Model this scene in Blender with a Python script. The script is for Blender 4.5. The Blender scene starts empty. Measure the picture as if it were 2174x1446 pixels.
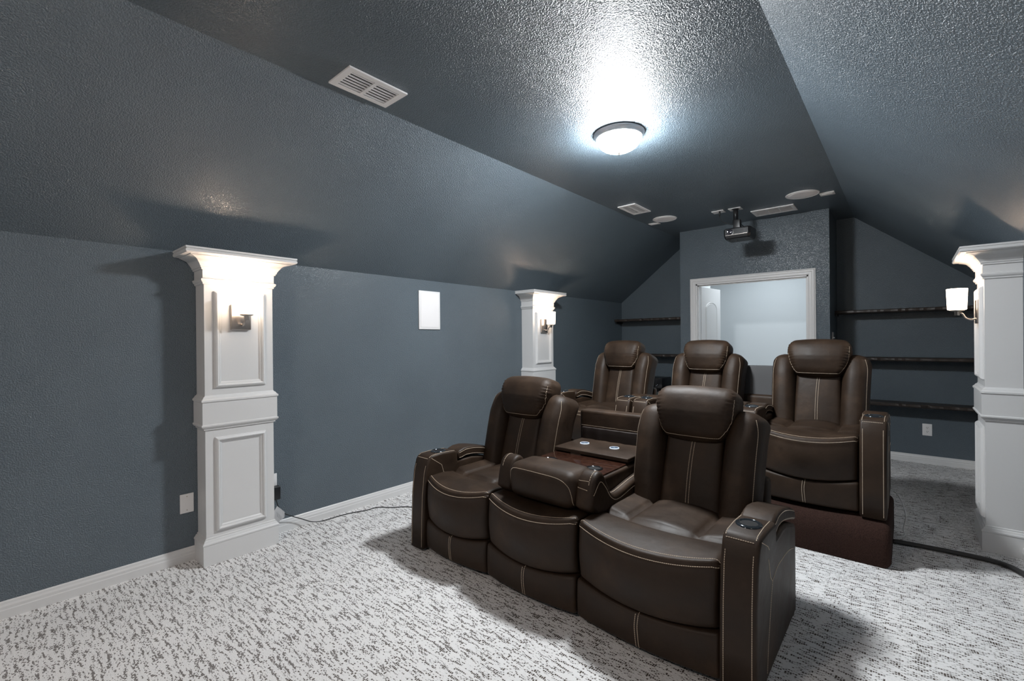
import bpy, bmesh, math, random
from mathutils import Vector, Matrix
from mathutils.bvhtree import BVHTree
random.seed(7)
S = bpy.context.scene
COL = S.collection

# ------------------------------------------------------------------ camera
YAW, PITCH, ROLL, FPX = map(float, (40.9211, 0.0699, -0.5205, 966.886))
def _cam():
    y, p, r = (math.radians(a) for a in (YAW, PITCH, ROLL))
    fw = Vector((-math.sin(y)*math.cos(p), math.cos(y)*math.cos(p), -math.sin(p)))
    rt = Vector((math.cos(y), math.sin(y), 0)); up = rt.cross(fw)
    rt2 = rt*math.cos(r)+up*math.sin(r); up2 = -rt*math.sin(r)+up*math.cos(r)
    cd = bpy.data.cameras.new('camera'); cd.sensor_fit = 'HORIZONTAL'; cd.sensor_width = 36
    cd.lens = FPX/2174*36; cd.clip_start = .02
    co = bpy.data.objects.new('camera', cd); COL.objects.link(co)
    M = Matrix(((rt2.x, up2.x, -fw.x, 0), (rt2.y, up2.y, -fw.y, 0), (rt2.z, up2.z, -fw.z, 1.36), (0, 0, 0, 1)))
    co.matrix_world = M; S.camera = co
_cam()

# ------------------------------------------------------------------ world, exposure, light levels
w = bpy.data.worlds.new('world'); S.world = w; w.use_nodes = True
w.node_tree.nodes['Background'].inputs[0].default_value = (.6, .7, .8, 1)
w.node_tree.nodes['Background'].inputs[1].default_value = .3
S.view_settings.view_transform = 'Standard'; S.view_settings.look = 'None'
S.view_settings.gamma = 1; S.view_settings.use_curve_mapping = False
S.view_settings.exposure = 2.0
DOME_E = 98.0        # emission of the ceiling dome glass
SCONCE_E = 2.8      # emission of the sconce glass
BULB_W = 1.0         # bulb inside each sconce
HALL_W = 4.5
COOL = (.94, .975, 1.0); WARM = (1.0, .72, .52)

def lamp(name, kind, loc, energy, color, size=.05, **k):
    d = bpy.data.lights.new(name, kind); d.energy = energy; d.color = color
    if kind == 'AREA':
        d.shape = 'DISK'; d.size = size
    else: d.shadow_soft_size = size
    o = bpy.data.objects.new(name, d); COL.objects.link(o); o.location = loc
    for a, b in k.items(): setattr(o, a, b)
    return o

# ------------------------------------------------------------------ materials
def mat(name, base, rough=.5, metal=0, spec=.5, emit=None, es=0, coat=0):
    m = bpy.data.materials.new(name); m.use_nodes = True
    b = m.node_tree.nodes['Principled BSDF']
    b.inputs['Base Color'].default_value = (*base, 1); b.inputs['Roughness'].default_value = rough
    b.inputs['Metallic'].default_value = metal; b.inputs['Specular IOR Level'].default_value = spec
    b.inputs['Coat Weight'].default_value = coat
    if emit: b.inputs['Emission Color'].default_value = (*emit, 1); b.inputs['Emission Strength'].default_value = es
    return m
def nd(m, t, **k):
    n = m.node_tree.nodes.new(t)
    for a, b in k.items():
        if a.startswith('_'): setattr(n, a[1:], b)
        else: n.inputs[a].default_value = b
    return n
def lk(m, a, b): m.node_tree.links.new(a, b)
def pb(m): return m.node_tree.nodes['Principled BSDF']
def texco(m, scale=(1, 1, 1)):
    t = nd(m, 'ShaderNodeTexCoord'); mp = nd(m, 'ShaderNodeMapping'); mp.inputs['Scale'].default_value = scale
    lk(m, t.outputs['Object'], mp.inputs['Vector']); return mp.outputs[0]
def ramp(m, src, stops):
    r = nd(m, 'ShaderNodeValToRGB'); e = r.color_ramp.elements
    while len(e) < len(stops): e.new(.5)
    for i, (p, c) in enumerate(stops): e[i].position = p; e[i].color = (*c, 1)
    lk(m, src, r.inputs[0]); return r.outputs[0]
def bump(m, h, s, d, prev=None):
    b = nd(m, 'ShaderNodeBump', Strength=s, Distance=d); lk(m, h, b.inputs['Height'])
    if prev: lk(m, prev, b.inputs['Normal'])
    return b.outputs[0]

def wall_paint():
    m = mat('slate_blue_semi_gloss_paint', (.10, .13, .15), .40, spec=1.0)
    v = texco(m)
    n = nd(m, 'ShaderNodeTexNoise', Scale=150, Detail=2, Roughness=.5); lk(m, v, n.inputs['Vector'])
    r = ramp(m, n.outputs[0], [(.42, (0, 0, 0)), (.62, (1, 1, 1))])
    n2 = nd(m, 'ShaderNodeTexNoise', Scale=2.2, Detail=2); lk(m, v, n2.inputs['Vector'])
    c = ramp(m, n2.outputs[0], [(.3, (.090, .122, .149)), (.7, (.105, .141, .170))]); lk(m, c, pb(m).inputs['Base Color'])
    lk(m, bump(m, r, .8, .0034), pb(m).inputs['Normal'])
    return m
def carpet():
    m = mat('flecked_loop_carpet', (.6, .6, .62), .95, spec=.1)
    t = nd(m, 'ShaderNodeTexCoord'); sp = nd(m, 'ShaderNodeSeparateXYZ'); lk(m, t.outputs['Object'], sp.inputs[0])
    wob = nd(m, 'ShaderNodeTexNoise', Scale=9, Detail=1); lk(m, t.outputs['Object'], wob.inputs['Vector'])
    def M(op, a, b=None, c=None):
        n = nd(m, 'ShaderNodeMath', _operation=op)
        for i, x in enumerate((a, b, c)):
            if x is None: continue
            if isinstance(x, (int, float)): n.inputs[i].default_value = x
            else: lk(m, x, n.inputs[i])
        return n.outputs[0]
    xx = M('ADD', sp.outputs[0], M('MULTIPLY', wob.outputs[0], .02))
    yy = M('ADD', sp.outputs[1], M('MULTIPLY', wob.outputs[0], .012))
    row = M('FLOOR', M('MULTIPLY', xx, 115))          # tuft rows, 8 mm apart
    cv = nd(m, 'ShaderNodeCombineXYZ'); lk(m, M('MULTIPLY', row, 3.17), cv.inputs[0]); lk(m, M('MULTIPLY', yy, 130), cv.inputs[1])
    n1 = nd(m, 'ShaderNodeTexNoise', Scale=1.0, Detail=1); lk(m, cv.outputs[0], n1.inputs['Vector'])
    cv2 = nd(m, 'ShaderNodeCombineXYZ'); lk(m, M('MULTIPLY', xx, 12), cv2.inputs[0]); lk(m, M('MULTIPLY', yy, 72), cv2.inputs[1])
    n2 = nd(m, 'ShaderNodeTexNoise', Scale=1.0, Detail=2); lk(m, cv2.outputs[0], n2.inputs['Vector'])
    gap = M('GREATER_THAN', M('FRACT', M('MULTIPLY', xx, 115)), .26)
    s = M('ADD', M('MULTIPLY', n1.outputs[0], .60), M('MULTIPLY', n2.outputs[0], .66))
    msk = ramp(m, s, [(.655, (0, 0, 0)), (.715, (1, 1, 1))])
    mk = M('MULTIPLY', msk, M('ADD', M('MULTIPLY', gap, .8), .2))
    big = nd(m, 'ShaderNodeTexNoise', Scale=1.3, Detail=2); lk(m, t.outputs['Object'], big.inputs['Vector'])
    lc = ramp(m, big.outputs[0], [(.3, (.80, .79, .79)), (.7, (.86, .85, .845))])
    mx = nd(m, 'ShaderNodeMix', _data_type='RGBA'); lk(m, mk, mx.inputs[0]); lk(m, lc, mx.inputs[6]); mx.inputs[7].default_value = (.10, .083, .072, 1)
    lk(m, mx.outputs[2], pb(m).inputs['Base Color'])
    n3 = nd(m, 'ShaderNodeTexNoise', Scale=170, Detail=2); lk(m, t.outputs['Object'], n3.inputs['Vector'])
    hh = M('SUBTRACT', n3.outputs[0], M('MULTIPLY', mk, .5))
    lk(m, bump(m, hh, .6, .006), pb(m).inputs['Normal'])
    return m
def leather():
    m = mat('brown_faux_leather', (.035, .022, .016), .46, spec=.30)
    v = texco(m)
    n = nd(m, 'ShaderNodeTexNoise', Scale=5, Detail=4, Roughness=.6); lk(m, v, n.inputs['Vector'])
    c = ramp(m, n.outputs[0], [(.3, (.0205, .0118, .0070)), (.55, (.0335, .0195, .0114)), (.75, (.060, .035, .0205))])
    lk(m, c, pb(m).inputs['Base Color'])
    r = ramp(m, n.outputs[0], [(.3, (.46, .46, .46)), (.7, (.60, .60, .60))]); lk(m, r, pb(m).inputs['Roughness'])
    g = nd(m, 'ShaderNodeTexNoise', Scale=420, Detail=2); lk(m, v, g.inputs['Vector'])
    wv = nd(m, 'ShaderNodeTexNoise', Scale=14, Detail=3); lk(m, v, wv.inputs['Vector'])
    lk(m, bump(m, g.outputs[0], .25, .0012, bump(m, wv.outputs[0], .25, .01)), pb(m).inputs['Normal'])
    return m
def wood_dark():
    m = mat('dark_stained_wood', (.03, .02, .015), .45)
    v = texco(m, (3, 22, 40))
    n = nd(m, 'ShaderNodeTexNoise', Scale=2.5, Detail=5); lk(m, v, n.inputs['Vector'])
    lk(m, ramp(m, n.outputs[0], [(.3, (.012, .009, .008)), (.6, (.035, .025, .02)), (.8, (.085, .065, .052))]), pb(m).inputs['Base Color'])
    lk(m, bump(m, n.outputs[0], .4, .004), pb(m).inputs['Normal'])
    return m
def gloss_wood():
    m = mat('glossy_burl_table', (.05, .02, .012), .12, coat=.6)
    v = texco(m)
    n = nd(m, 'ShaderNodeTexNoise', Scale=38, Detail=6, Roughness=.7); lk(m, v, n.inputs['Vector'])
    lk(m, ramp(m, n.outputs[0], [(.35, (.018, .008, .006)), (.6, (.06, .024, .015)), (.8, (.10, .05, .035))]), pb(m).inputs['Base Color'])
    return m
def riser_carpet():
    m = mat('brown_riser_carpet', (.05, .026, .02), .95, spec=.15)
    v = texco(m); n = nd(m, 'ShaderNodeTexNoise', Scale=190, Detail=3); lk(m, v, n.inputs['Vector'])
    lk(m, ramp(m, n.outputs[0], [(.3, (.022, .0115, .009)), (.7, (.050, .026, .020))]), pb(m).inputs['Base Color'])
    lk(m, bump(m, n.outputs[0], .6, .004), pb(m).inputs['Normal']); return m
PAINT = wall_paint(); CARPET = carpet(); LEATHER = leather(); SHELFWOOD = wood_dark(); BURL = gloss_wood(); RISER = riser_carpet()
WHITE = mat('white_satin_trim_paint', (.72, .72, .72), .38)
WHITEWALL = mat('white_hall_paint', (.74, .78, .80), .6)
PLASTIC = mat('white_plastic', (.86, .85, .85), .4)
VENTM = mat('white_vent_enamel', (.92, .91, .91), .4)
GRILLE = mat('white_speaker_grille', (.92, .90, .90), .7)
THREAD = mat('cream_thread', (.62, .50, .38), .7)
NICKEL = mat('brushed_nickel', (.50, .45, .41), .3, metal=1)
RIM = mat('satin_silver_rim', (.62, .64, .67), .35, metal=.4)
CHROME = mat('dark_chrome', (.045, .055, .065), .12, metal=.6)
BLACK = mat('black_plastic', (.012, .013, .015), .35)
BLACKGLOSS = mat('gloss_black_plastic', (.008, .008, .009), .12)
HOLESHADE = mat('painted_hole_shade', (.004, .004, .005), .8)  # flat black that stands in for the shade inside holes and ducts
CORD = mat('black_rubber_cord', (.012, .014, .016), .5)
FABRIC = mat('grey_brown_backing_fabric', (.085, .085, .088), .8)
GREYCORD = mat('dark_grey_cord_cover', (.028, .026, .026), .45)
PAPER = mat('white_paper_tag', (.62, .62, .63), .7)
TAGPRINT = mat('grey_tag_print', (.24, .24, .25), .8)
PADBLUE = mat('blue_grey_charger_face', (.05, .08, .12), .6, spec=.2)
PADRING = mat('white_charger_ring', (.65, .70, .78), .3, emit=(.6, .75, 1), es=.06)
GREEN = mat('dark_green_plastic', (.008, .035, .025), .35)
CABLEGREEN = mat('teal_cable', (.10, .28, .24), .5)
GLASS = mat('lit_frosted_dome', (.9, .9, .9), .3, emit=COOL, es=DOME_E)
FILLGLASS = mat('added_fill_dome_glass', (.9, .88, .85), .3, emit=(1, .86, .76), es=DOME_E*.36)  # glass of the added fill lamp behind the camera
SHADE = mat('lit_frosted_shade', (.9, .88, .85), .3, emit=(1, .80, .62), es=SCONCE_E)
LENS = mat('projector_lens', (.02, .02, .03), .05, coat=1)

# ------------------------------------------------------------------ mesh builder
class P:
    def __init__(s): s.v = []; s.f = []; s.m = []; s.sm = []
    def add(s, vs, fs, mi=0, smooth=True):
        b = len(s.v); s.v += [Vector(x) for x in vs]
        for f in fs: s.f.append([b+i for i in f]); s.m.append(mi); s.sm.append(smooth)
        return s
    def xf(s, M): s.v = [M @ x for x in s.v]; return s
    def box(s, x0, x1, y0, y1, z0, z1, mi=0, bev=0):
        if bev:
            return s.rbox(((x0+x1)/2, (y0+y1)/2, (z0+z1)/2), ((x1-x0)/2, (y1-y0)/2, (z1-z0)/2), bev, (1, 1, 1), mi=mi, band=2)
        vs = [(x, y, z) for x in (x0, x1) for y in (y0, y1) for z in (z0, z1)]
        return s.add(vs, [(0, 1, 3, 2), (4, 6, 7, 5), (0, 4, 5, 1), (2, 3, 7, 6), (0, 2, 6, 4), (1, 5, 7, 3)], mi, False)
    def rbox(s, c, h, r, n=(6, 6, 6), fn=None, mi=0, band=3):
        """rounded box: centre c, half sizes h, edge radius r, n inner segments; fn(point, unit) deforms in local coordinates"""
        r = min(r, *h)*.999
        ax = []
        for k in range(3):
            L = []
            for i in range(band): L.append(-h[k]+r*(1-math.cos(math.pi/2*i/band))*1.0)
            inner = max(1, n[k])
            for i in range(inner+1): L.append(-(h[k]-r)+2*(h[k]-r)*i/inner)
            for i in range(band-1, -1, -1): L.append(h[k]-r*(1-math.cos(math.pi/2*i/band)))
            ax.append(L)
        N = [len(a)-1 for a in ax]; idx = {}; vs = []
        def vid(i, j, k):
            key = (i, j, k)
            if key in idx: return idx[key]
            p = Vector((ax[0][i], ax[1][j], ax[2][k]))
            q = Vector([max(-(h[t]-r), min(h[t]-r, p[t])) for t in range(3)])
            d = p-q
            # angle-preserving rounding
            if d.length > 1e-9: p = q+d.normalized()*r
            u = Vector((p.x/h[0], p.y/h[1], p.z/h[2]))
            if fn: p = Vector(fn(p, u))
            idx[key] = len(vs); vs.append(p+Vector(c)); return idx[key]
        fs = []
        for k, kk in ((0, 0), (N[2], 1)):
            for i in range(N[0]):
                for j in range(N[1]):
                    q = [vid(i, j, k), vid(i+1, j, k), vid(i+1, j+1, k), vid(i, j+1, k)]
                    fs.append(q if kk else q[::-1])
        for j, jj in ((0, 0), (N[1], 1)):
            for i in range(N[0]):
                for k in range(N[2]):
                    q = [vid(i, j, k), vid(i+1, j, k), vid(i+1, j, k+1), vid(i, j, k+1)]
                    fs.append(q[::-1] if jj else q)
        for i, ii in ((0, 0), (N[0], 1)):
            for j in range(N[1]):
                for k in range(N[2]):
                    q = [vid(i, j, k), vid(i, j+1, k), vid(i, j+1, k+1), vid(i, j, k+1)]
                    fs.append(q if ii else q[::-1])
        return s.add(vs, fs, mi)
    def prism(s, pts, x0, x1, bev=0, mi=0, fx=None, nb=3, axis='x', nseg=1):
        """closed profile pts (a,b), extruded along axis from x0 to x1, edges rounded by bev"""
        n = len(pts); area = sum(pts[i][0]*pts[(i+1) % n][1]-pts[(i+1) % n][0]*pts[i][1] for i in range(n))
        if area < 0: pts = pts[::-1]
        V = [Vector(p) for p in pts]; nor = []
        for i in range(n):
            e1 = (V[i]-V[i-1]); e2 = (V[(i+1) % n]-V[i])
            n1 = Vector((e1.y, -e1.x)).normalized(); n2 = Vector((e2.y, -e2.x)).normalized()
            m = n1+n2; d = m.dot(n1)
            nor.append(m/max(d, .5))
        rings = []
        if bev:
            for i in range(nb+1):
                a = math.pi/2*i/nb; rings.append((x0+bev*(1-math.sin(a)), bev*(1-math.cos(a))) if 0 else (x0+bev*(1-math.sin(a)), bev*(1-math.cos(math.pi/2-a)) if 0 else bev*(1-math.cos(a))))
            rings = [(x0+bev*(1-math.cos(math.pi/2*i/nb)), bev*(1-math.sin(math.pi/2*i/nb))) for i in range(nb+1)]
            back = [(x0+x1-x, o) for x, o in rings[::-1]]
        else: rings = [(x0, 0)]; back = [(x1, 0)]
        for i in range(1, nseg): rings.append((rings[0][0]+(x1-x0)*i/nseg if not bev else x0+bev+(x1-x0-2*bev)*i/nseg, 0))
        rings += back
        def mk(x, a, b):
            if axis == 'x': p = (x, a, b)
            elif axis == 'y': p = (a, x, b)
            else: p = (a, b, x)
            return fx(Vector(p)) if fx else Vector(p)
        vs = [mk(x, *(V[i]-nor[i]*o)) for x, o in rings for i in range(n)]
        flip = axis == 'y'
        b = len(s.v)
        fs = []
        for k in range(len(rings)-1):
            for i in range(n):
                j = (i+1) % n
                q = [k*n+i, k*n+j, (k+1)*n+j, (k+1)*n+i]
                fs.append(q if flip else q[::-1])
        caps = [list(range(n)), list(range((len(rings)-1)*n, len(rings)*n))]
        s.add(vs, fs, mi, bool(bev) or n > 12)
        for ci, c in enumerate(caps):
            q = c if (ci == 1) != flip else c[::-1]
            s.f.append([b+i for i in q]); s.m.append(mi); s.sm.append(False)
        return s
    def lathe(s, prof, c=(0, 0, 0), n=32, mi=0, ax='z', close=False):
        vs = []; m = len(prof)
        for k in range(n):
            a = 2*math.pi*k/n
            for r, z in prof:
                p = (r*math.cos(a), r*math.sin(a), z)
                if ax == 'x': p = (z, r*math.cos(a), r*math.sin(a))
                if ax == 'y': p = (r*math.sin(a), z, r*math.cos(a))
                vs.append(Vector(p)+Vector(c))
        fs = []
        for k in range(n):
            k2 = (k+1) % n
            for i in range(m-1): fs.append([k*m+i, k2*m+i, k2*m+i+1, k*m+i+1])
            if close: fs.append([k*m+m-1, k2*m+m-1, k2*m, k*m])
        return s.add(vs, fs, mi)
    def tube(s, pts, r, n=8, mi=0, flat=1.0):
        pts = [Vector(p) for p in pts]; vs = []; rings = []
        up = Vector((0, 0, 1))
        for i, p in enumerate(pts):
            t = (pts[min(i+1, len(pts)-1)]-pts[max(i-1, 0)]).normalized()
            a = t.cross(up)
            if a.length < 1e-3: a = t.cross(Vector((1, 0, 0)))
            a.normalize(); b = a.cross(t)
            for k in range(n):
                w_ = 2*math.pi*k/n; vs.append(p+a*r*math.cos(w_)+b*r*flat*math.sin(w_))
        fs = [[i*n+k, i*n+(k+1) % n, (i+1)*n+(k+1) % n, (i+1)*n+k] for i in range(len(pts)-1) for k in range(n)]
        fs += [list(range(n))[::-1], [(len(pts)-1)*n+k for k in range(n)]]
        return s.add(vs, fs, mi)
    def rings(s, R, mi=0, smooth=False, cap=True):
        """list of rings with equal vertex counts, skinned in order"""
        n = len(R[0]); vs = [v for r in R for v in r]
        fs = [[k*n+i, k*n+(i+1) % n, (k+1)*n+(i+1) % n, (k+1)*n+i] for k in range(len(R)-1) for i in range(n)]
        if cap: fs += [list(range(n))[::-1], [(len(R)-1)*n+i for i in range(n)]]
        return s.add(vs, fs, mi, smooth)
    def stitch(s, paths, d, off=.9, mi=1, step=.0085, dash=.0062, wd=.0034):
        """thread dashes laid on the surface; paths are raycast along d"""
        bvh = BVHTree.FromPolygons(s.v, s.f); d = Vector(d).normalized(); nv = []; nf = []
        for path in paths:
            path = [Vector(p) for p in path]
            L = [0]
            for a, b in zip(path, path[1:]): L.append(L[-1]+(b-a).length)
            def at(t):
                for i in range(len(path)-1):
                    if t <= L[i+1] or i == len(path)-2:
                        q = (t-L[i])/max(L[i+1]-L[i], 1e-9); return path[i].lerp(path[i+1], q)
            def hit(t):
                p = at(t); loc, nor, _, _ = bvh.ray_cast(p-d*off, d, off*2)
                return (loc, nor)
            t = 0
            while t+dash < L[-1]:
                a, na = hit(t); b, nb_ = hit(t+dash); t += step
                if a is None or b is None or (a-b).length > dash*4 or (a-b).length < 1e-4: continue
                if na.dot(d) > 0: na = -na
                tg = (b-a).normalized(); sd = tg.cross(na).normalized()*wd/2; u = na*.0013
                k = len(nv); nv += [a-sd-u*.5, a+sd-u*.5, b+sd-u*.5, b-sd-u*.5, a-sd*.6+u, a+sd*.6+u, b+sd*.6+u, b-sd*.6+u]
                nf += [[k+4, k+5, k+6, k+7], [k, k+1, k+5, k+4], [k+1, k+2, k+6, k+5], [k+2, k+3, k+7, k+6], [k+3, k, k+4, k+7]]
        return s.add(nv, nf, mi, False)
    def mesh(s, name, mats):
        me = bpy.data.meshes.new(name); me.from_pydata([tuple(v) for v in s.v], [], s.f)
        for m in (mats if isinstance(mats, (list, tuple)) else [mats]): me.materials.append(m)
        for p, mi, sm in zip(me.polygons, s.m, s.sm): p.material_index = mi; p.use_smooth = sm
        bm = bmesh.new(); bm.from_mesh(me); bmesh.ops.recalc_face_normals(bm, faces=bm.faces); bm.to_mesh(me); bm.free()
        return me
def spline(pts, k=6):
    pts = [Vector(p) for p in pts]; out = []
    for i in range(len(pts)-1):
        p0 = pts[max(i-1, 0)]; p1 = pts[i]; p2 = pts[i+1]; p3 = pts[min(i+2, len(pts)-1)]
        for j in range(k):
            t = j/k; out.append(.5*((2*p1)+(-p0+p2)*t+(2*p0-5*p1+4*p2-p3)*t*t+(-p0+3*p1-3*p2+p3)*t*t*t))
    out.append(pts[-1]); return out
def ob(name, p, mats, parent=None, loc=(0, 0, 0)):
    me = p.mesh(name, mats) if isinstance(p, P) else p
    o = bpy.data.objects.new(name, me); COL.objects.link(o); o.location = loc
    if parent: o.parent = parent
    return o
def thing(name, label, cat, loc=(0, 0, 0), rz=0, group=None):
    o = bpy.data.objects.new(name, None); COL.objects.link(o); o.location = loc; o.rotation_euler = (0, 0, rz)
    o.empty_display_size = .1
    return tag(o, label, cat, group)
def tag(o, label, cat, group=None):
    o['label'] = label; o['category'] = cat
    if group: o['group'] = group
    return o
def struct(name, p, m):
    o = ob(name, p, m); o['kind'] = 'structure'; return o
def dup_tree(o, parent=None):
    c = o.copy(); COL.objects.link(c)
    if parent: c.parent = parent
    for ch in [x for x in bpy.data.objects if x.parent == o and x != c]: dup_tree(ch, c)
    return c

# ------------------------------------------------------------------ room shell
XL, XR, YF, YB, YX = -3.40, .537, -1.9, 6.574, 5.91
ZK, ZC, XCL, XCR = 1.925, 2.738, -2.36, -.449
BX1, BX2 = -2.22, -.62
YE = 8.0
struct('floor', P().box(-4.6, 1.6, YF-.15, YE+.15, -.12, 0), CARPET)
struct('wall_left', P().box(XL-.12, XL, YF-.12, YB+.12, 0, ZK), PAINT)
struct('wall_right', P().box(XR, XR+.12, YF-.12, YB+.12, 0, ZK), PAINT)
struct('wall_front', P().prism([(XL-.12, 0), (XR+.12, 0), (XR+.12, ZK), (XCR, ZC+.1), (XCL, ZC+.1), (XL-.12, ZK)], YF-.12, YF, axis='y'), PAINT)
ce = P().box(XCL-.02, XCR+.02, YF-.12, YB+.12, ZC, ZC+.12)
ce.prism([(XL, ZK), (XCL, ZC), (XCL, ZC+.15), (XL-.12, ZK+.09), (XL-.12, ZK)], YF-.12, YB+.12, axis='y')
ce.prism([(XR, ZK), (XR+.12, ZK), (XR+.12, ZK+.09), (XCR, ZC+.15), (XCR, ZC)], YF-.12, YB+.12, axis='y')
struct('ceiling', ce, PAINT)
bk = P().prism([(XL-.12, 0), (BX1+.06, 0), (BX1+.06, ZC+.05), (XCL, ZC+.05), (XL-.12, ZK+.02)], YB, YB+.12, axis='y')
bk.prism([(BX2-.06, 0), (XR+.12, 0), (XR+.12, ZK+.02), (XCR, ZC+.05), (BX2-.06, ZC+.05)], YB, YB+.12, axis='y')
struct('wall_back', bk, PAINT)
# bump-out around the doorway
DX1, DX2, DZ = -2.022, -.812, 2.045
bo = P()
bo.box(BX1, DX1, YX, YX+.12, 0, ZC+.02); bo.box(DX2, BX2, YX, YX+.12, 0, ZC+.02); bo.box(DX1, DX2, YX, YX+.12, DZ, ZC+.02)
bo.box(BX1, BX1+.11, YX+.12, YB, 0, ZC+.02); bo.box(BX2-.11, BX2, YX+.12, YB, 0, ZC+.02)
struct('wall_doorway', bo, PAINT)
# white hall beyond the doorway
h = P()
h.box(BX1+.11, BX1+.125, YX+.121, YB+.12, 0, 2.6); h.box(BX2-.125, BX2-.11, YX+.121, YB+.12, 0, 2.6)
h.box(DX1+.0, DX2, YX+.12, YX+.132, DZ+.02, 2.6)
h.box(-4.2, BX1+.125, YB+.121, YB+.135, 0, 2.6); h.box(BX2-.125, 1.2, YB+.121, YB+.135, 0, 2.6)
h.box(-4.2, 1.2, YE, YE+.1, 0, 2.6); h.box(-4.3, -4.2, YB+.12, YE, 0, 2.6); h.box(1.2, 1.3, YB+.12, YE, 0, 2.6)
h.box(-4.3, 1.3, YB+.12, YE+.1, 2.6, 2.7); h.box(BX1+.11, BX2-.11, YX+.12, YB+.13, 2.6, 2.7)
struct('wall_hall', h, WHITEWALL)

def casing_profile():   # (distance from opening edge outwards, height off wall)
    return [(0, .0), (0, .010), (.008, .014), (.030, .014), (.036, .019), (.052, .019), (.058, .014), (.068, .012), (.070, 0)]
d = P()
for f, hh in zip(casing_profile(), casing_profile()[1:]):
    a, b = f, hh
    def rg(o, t):
        y = YX-t
        return [(DX1-o, y, 0), (DX1-o, y, DZ+o), (DX2+o, y, DZ+o), (DX2+o, y, 0)]
    A, B = rg(*a), rg(*b)
    for i in range(3): d.add([A[i], A[i+1], B[i+1], B[i]], [(0, 1, 2, 3)], 0, False)
d.box(DX1-.001, DX1+.016, YX-.002, YX+.13, 0, DZ); d.box(DX2-.016, DX2+.001, YX-.002, YX+.13, 0, DZ); d.box(DX1, DX2, YX-.002, YX+.13, DZ-.016, DZ+.001)
d.box(DX1+.016, DX1+.028, YX+.03, YX+.065, 0, DZ-.016); d.box(DX2-.028, DX2-.016, YX+.03, YX+.065, 0, DZ-.016); d.box(DX1, DX2, YX+.03, YX+.065, DZ-.028, DZ-.016)
door = struct('door_1', d, WHITE)
# strike plates and catches belonging to the frame
for x, s in ((DX2-.017, -1), (DX1+.017, 1)):
    q = P().box(min(x, x+s*.004), max(x, x+s*.004), YX+.070, YX+.105, DZ-.165, DZ-.075)
    for z in (.09, .12, .15): q.lathe([(0, .0045), (.004, .004), (.005, .002)], (x, YX+.088, DZ-z), 8, 1, 'x')
    ob('hinge', q, [WHITE, NICKEL], door)
for x in (DX1+.045, DX2-.045):
    ob('ball_catch', P().box(x-.018, x+.018, YX+.068, YX+.11, DZ-.022, DZ-.0155), NICKEL, door)
# open door leaf
lf = thing('door_leaf', 'white panelled door leaf standing open behind the doorway', 'door', (DX1+.02, YX+.14, 0), math.radians(90-5.5))
p = P().box(0, .60, 0, .035, .01, DZ-.02, bev=.002)
for sx in (0,):
    for yy, sg in ((-.001, -1), (.036, 1)):
        arch = [(.12, 1.06), (.48, 1.06), (.48, 1.74)]+[(.30+.18*math.cos(a), 1.74+.10*math.sin(a)) for a in [math.pi*k/10 for k in range(1, 10)]]+[(.12, 1.74)]
        low = [(.12, .22), (.48, .22), (.48, .90), (.12, .90)]
        for pr in (arch, low):
            c0 = Vector((.30, sum(q[1] for q in pr)/len(pr)))
            def sc(k): return [tuple(c0+(Vector(q)-c0)*k) for q in pr]
            R = [[(a, yy+sg*t, b) for a, b in sc(k)] for k, t in ((1, 0), (.965, .006), (.93, .001), (.88, .001), (.85, .005))]
            p.rings(R, 0, False, True)
ob('door_panel', p, WHITE, lf)
q = P().lathe([(0, .05), (.018, .048), (.026, .036), (.022, .022), (.010, .016), (.010, 0), (.028, .002), (.028, -.004)], (.55, -.002, .96), 20, 0, 'y')
q.xf(Matrix.Identity(4)); q2 = P().lathe([(0, -.05), (.018, -.048), (.026, -.036), (.022, -.022), (.010, -.016), (.010, 0), (.028, -.002)], (.55, 0, .96), 20, 0, 'y')
ob('door_knob', q2, NICKEL, lf)

# baseboards
BP = [(0, 0), (.015, 0), (.015, .042), (.0125, .047), (.0125, .060), (.008, .070), (.0065, .080), (.002, .0853), (0, .0853)]
def base_y(x, s, y0, y1): return P().prism([(x+s*a, b) for a, b in BP], y0, y1, axis='y')
def base_x(y, s, x0, x1): return P().prism([(y+s*a, b) for a, b in BP], x0, x1, axis='x')
struct('baseboard_left', base_y(XL, 1, YF, YB), WHITE)
struct('baseboard_right', base_y(XR, -1, YF, YB), WHITE)
bb = base_x(YB, -1, XL+.016, BX1); r_ = base_x(YB, -1, BX2, XR-.016); bb.add(r_.v, r_.f, 0, False)
r_ = base_x(YX, -1, BX1-.0, DX1-.072); bb.add(r_.v, r_.f, 0, False); r_ = base_x(YX, -1, DX2+.072, BX2); bb.add(r_.v, r_.f, 0, False)
r_ = base_y(BX2, 1, YX, YB-.016); bb.add(r_.v, r_.f, 0, False); r_ = base_y(BX1, -1, YX, YB-.016); bb.add(r_.v, r_.f, 0, False)
struct('baseboard_back', bb, WHITE)
struct('baseboard_front', base_x(YF, 1, XL, XR), WHITE)

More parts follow.
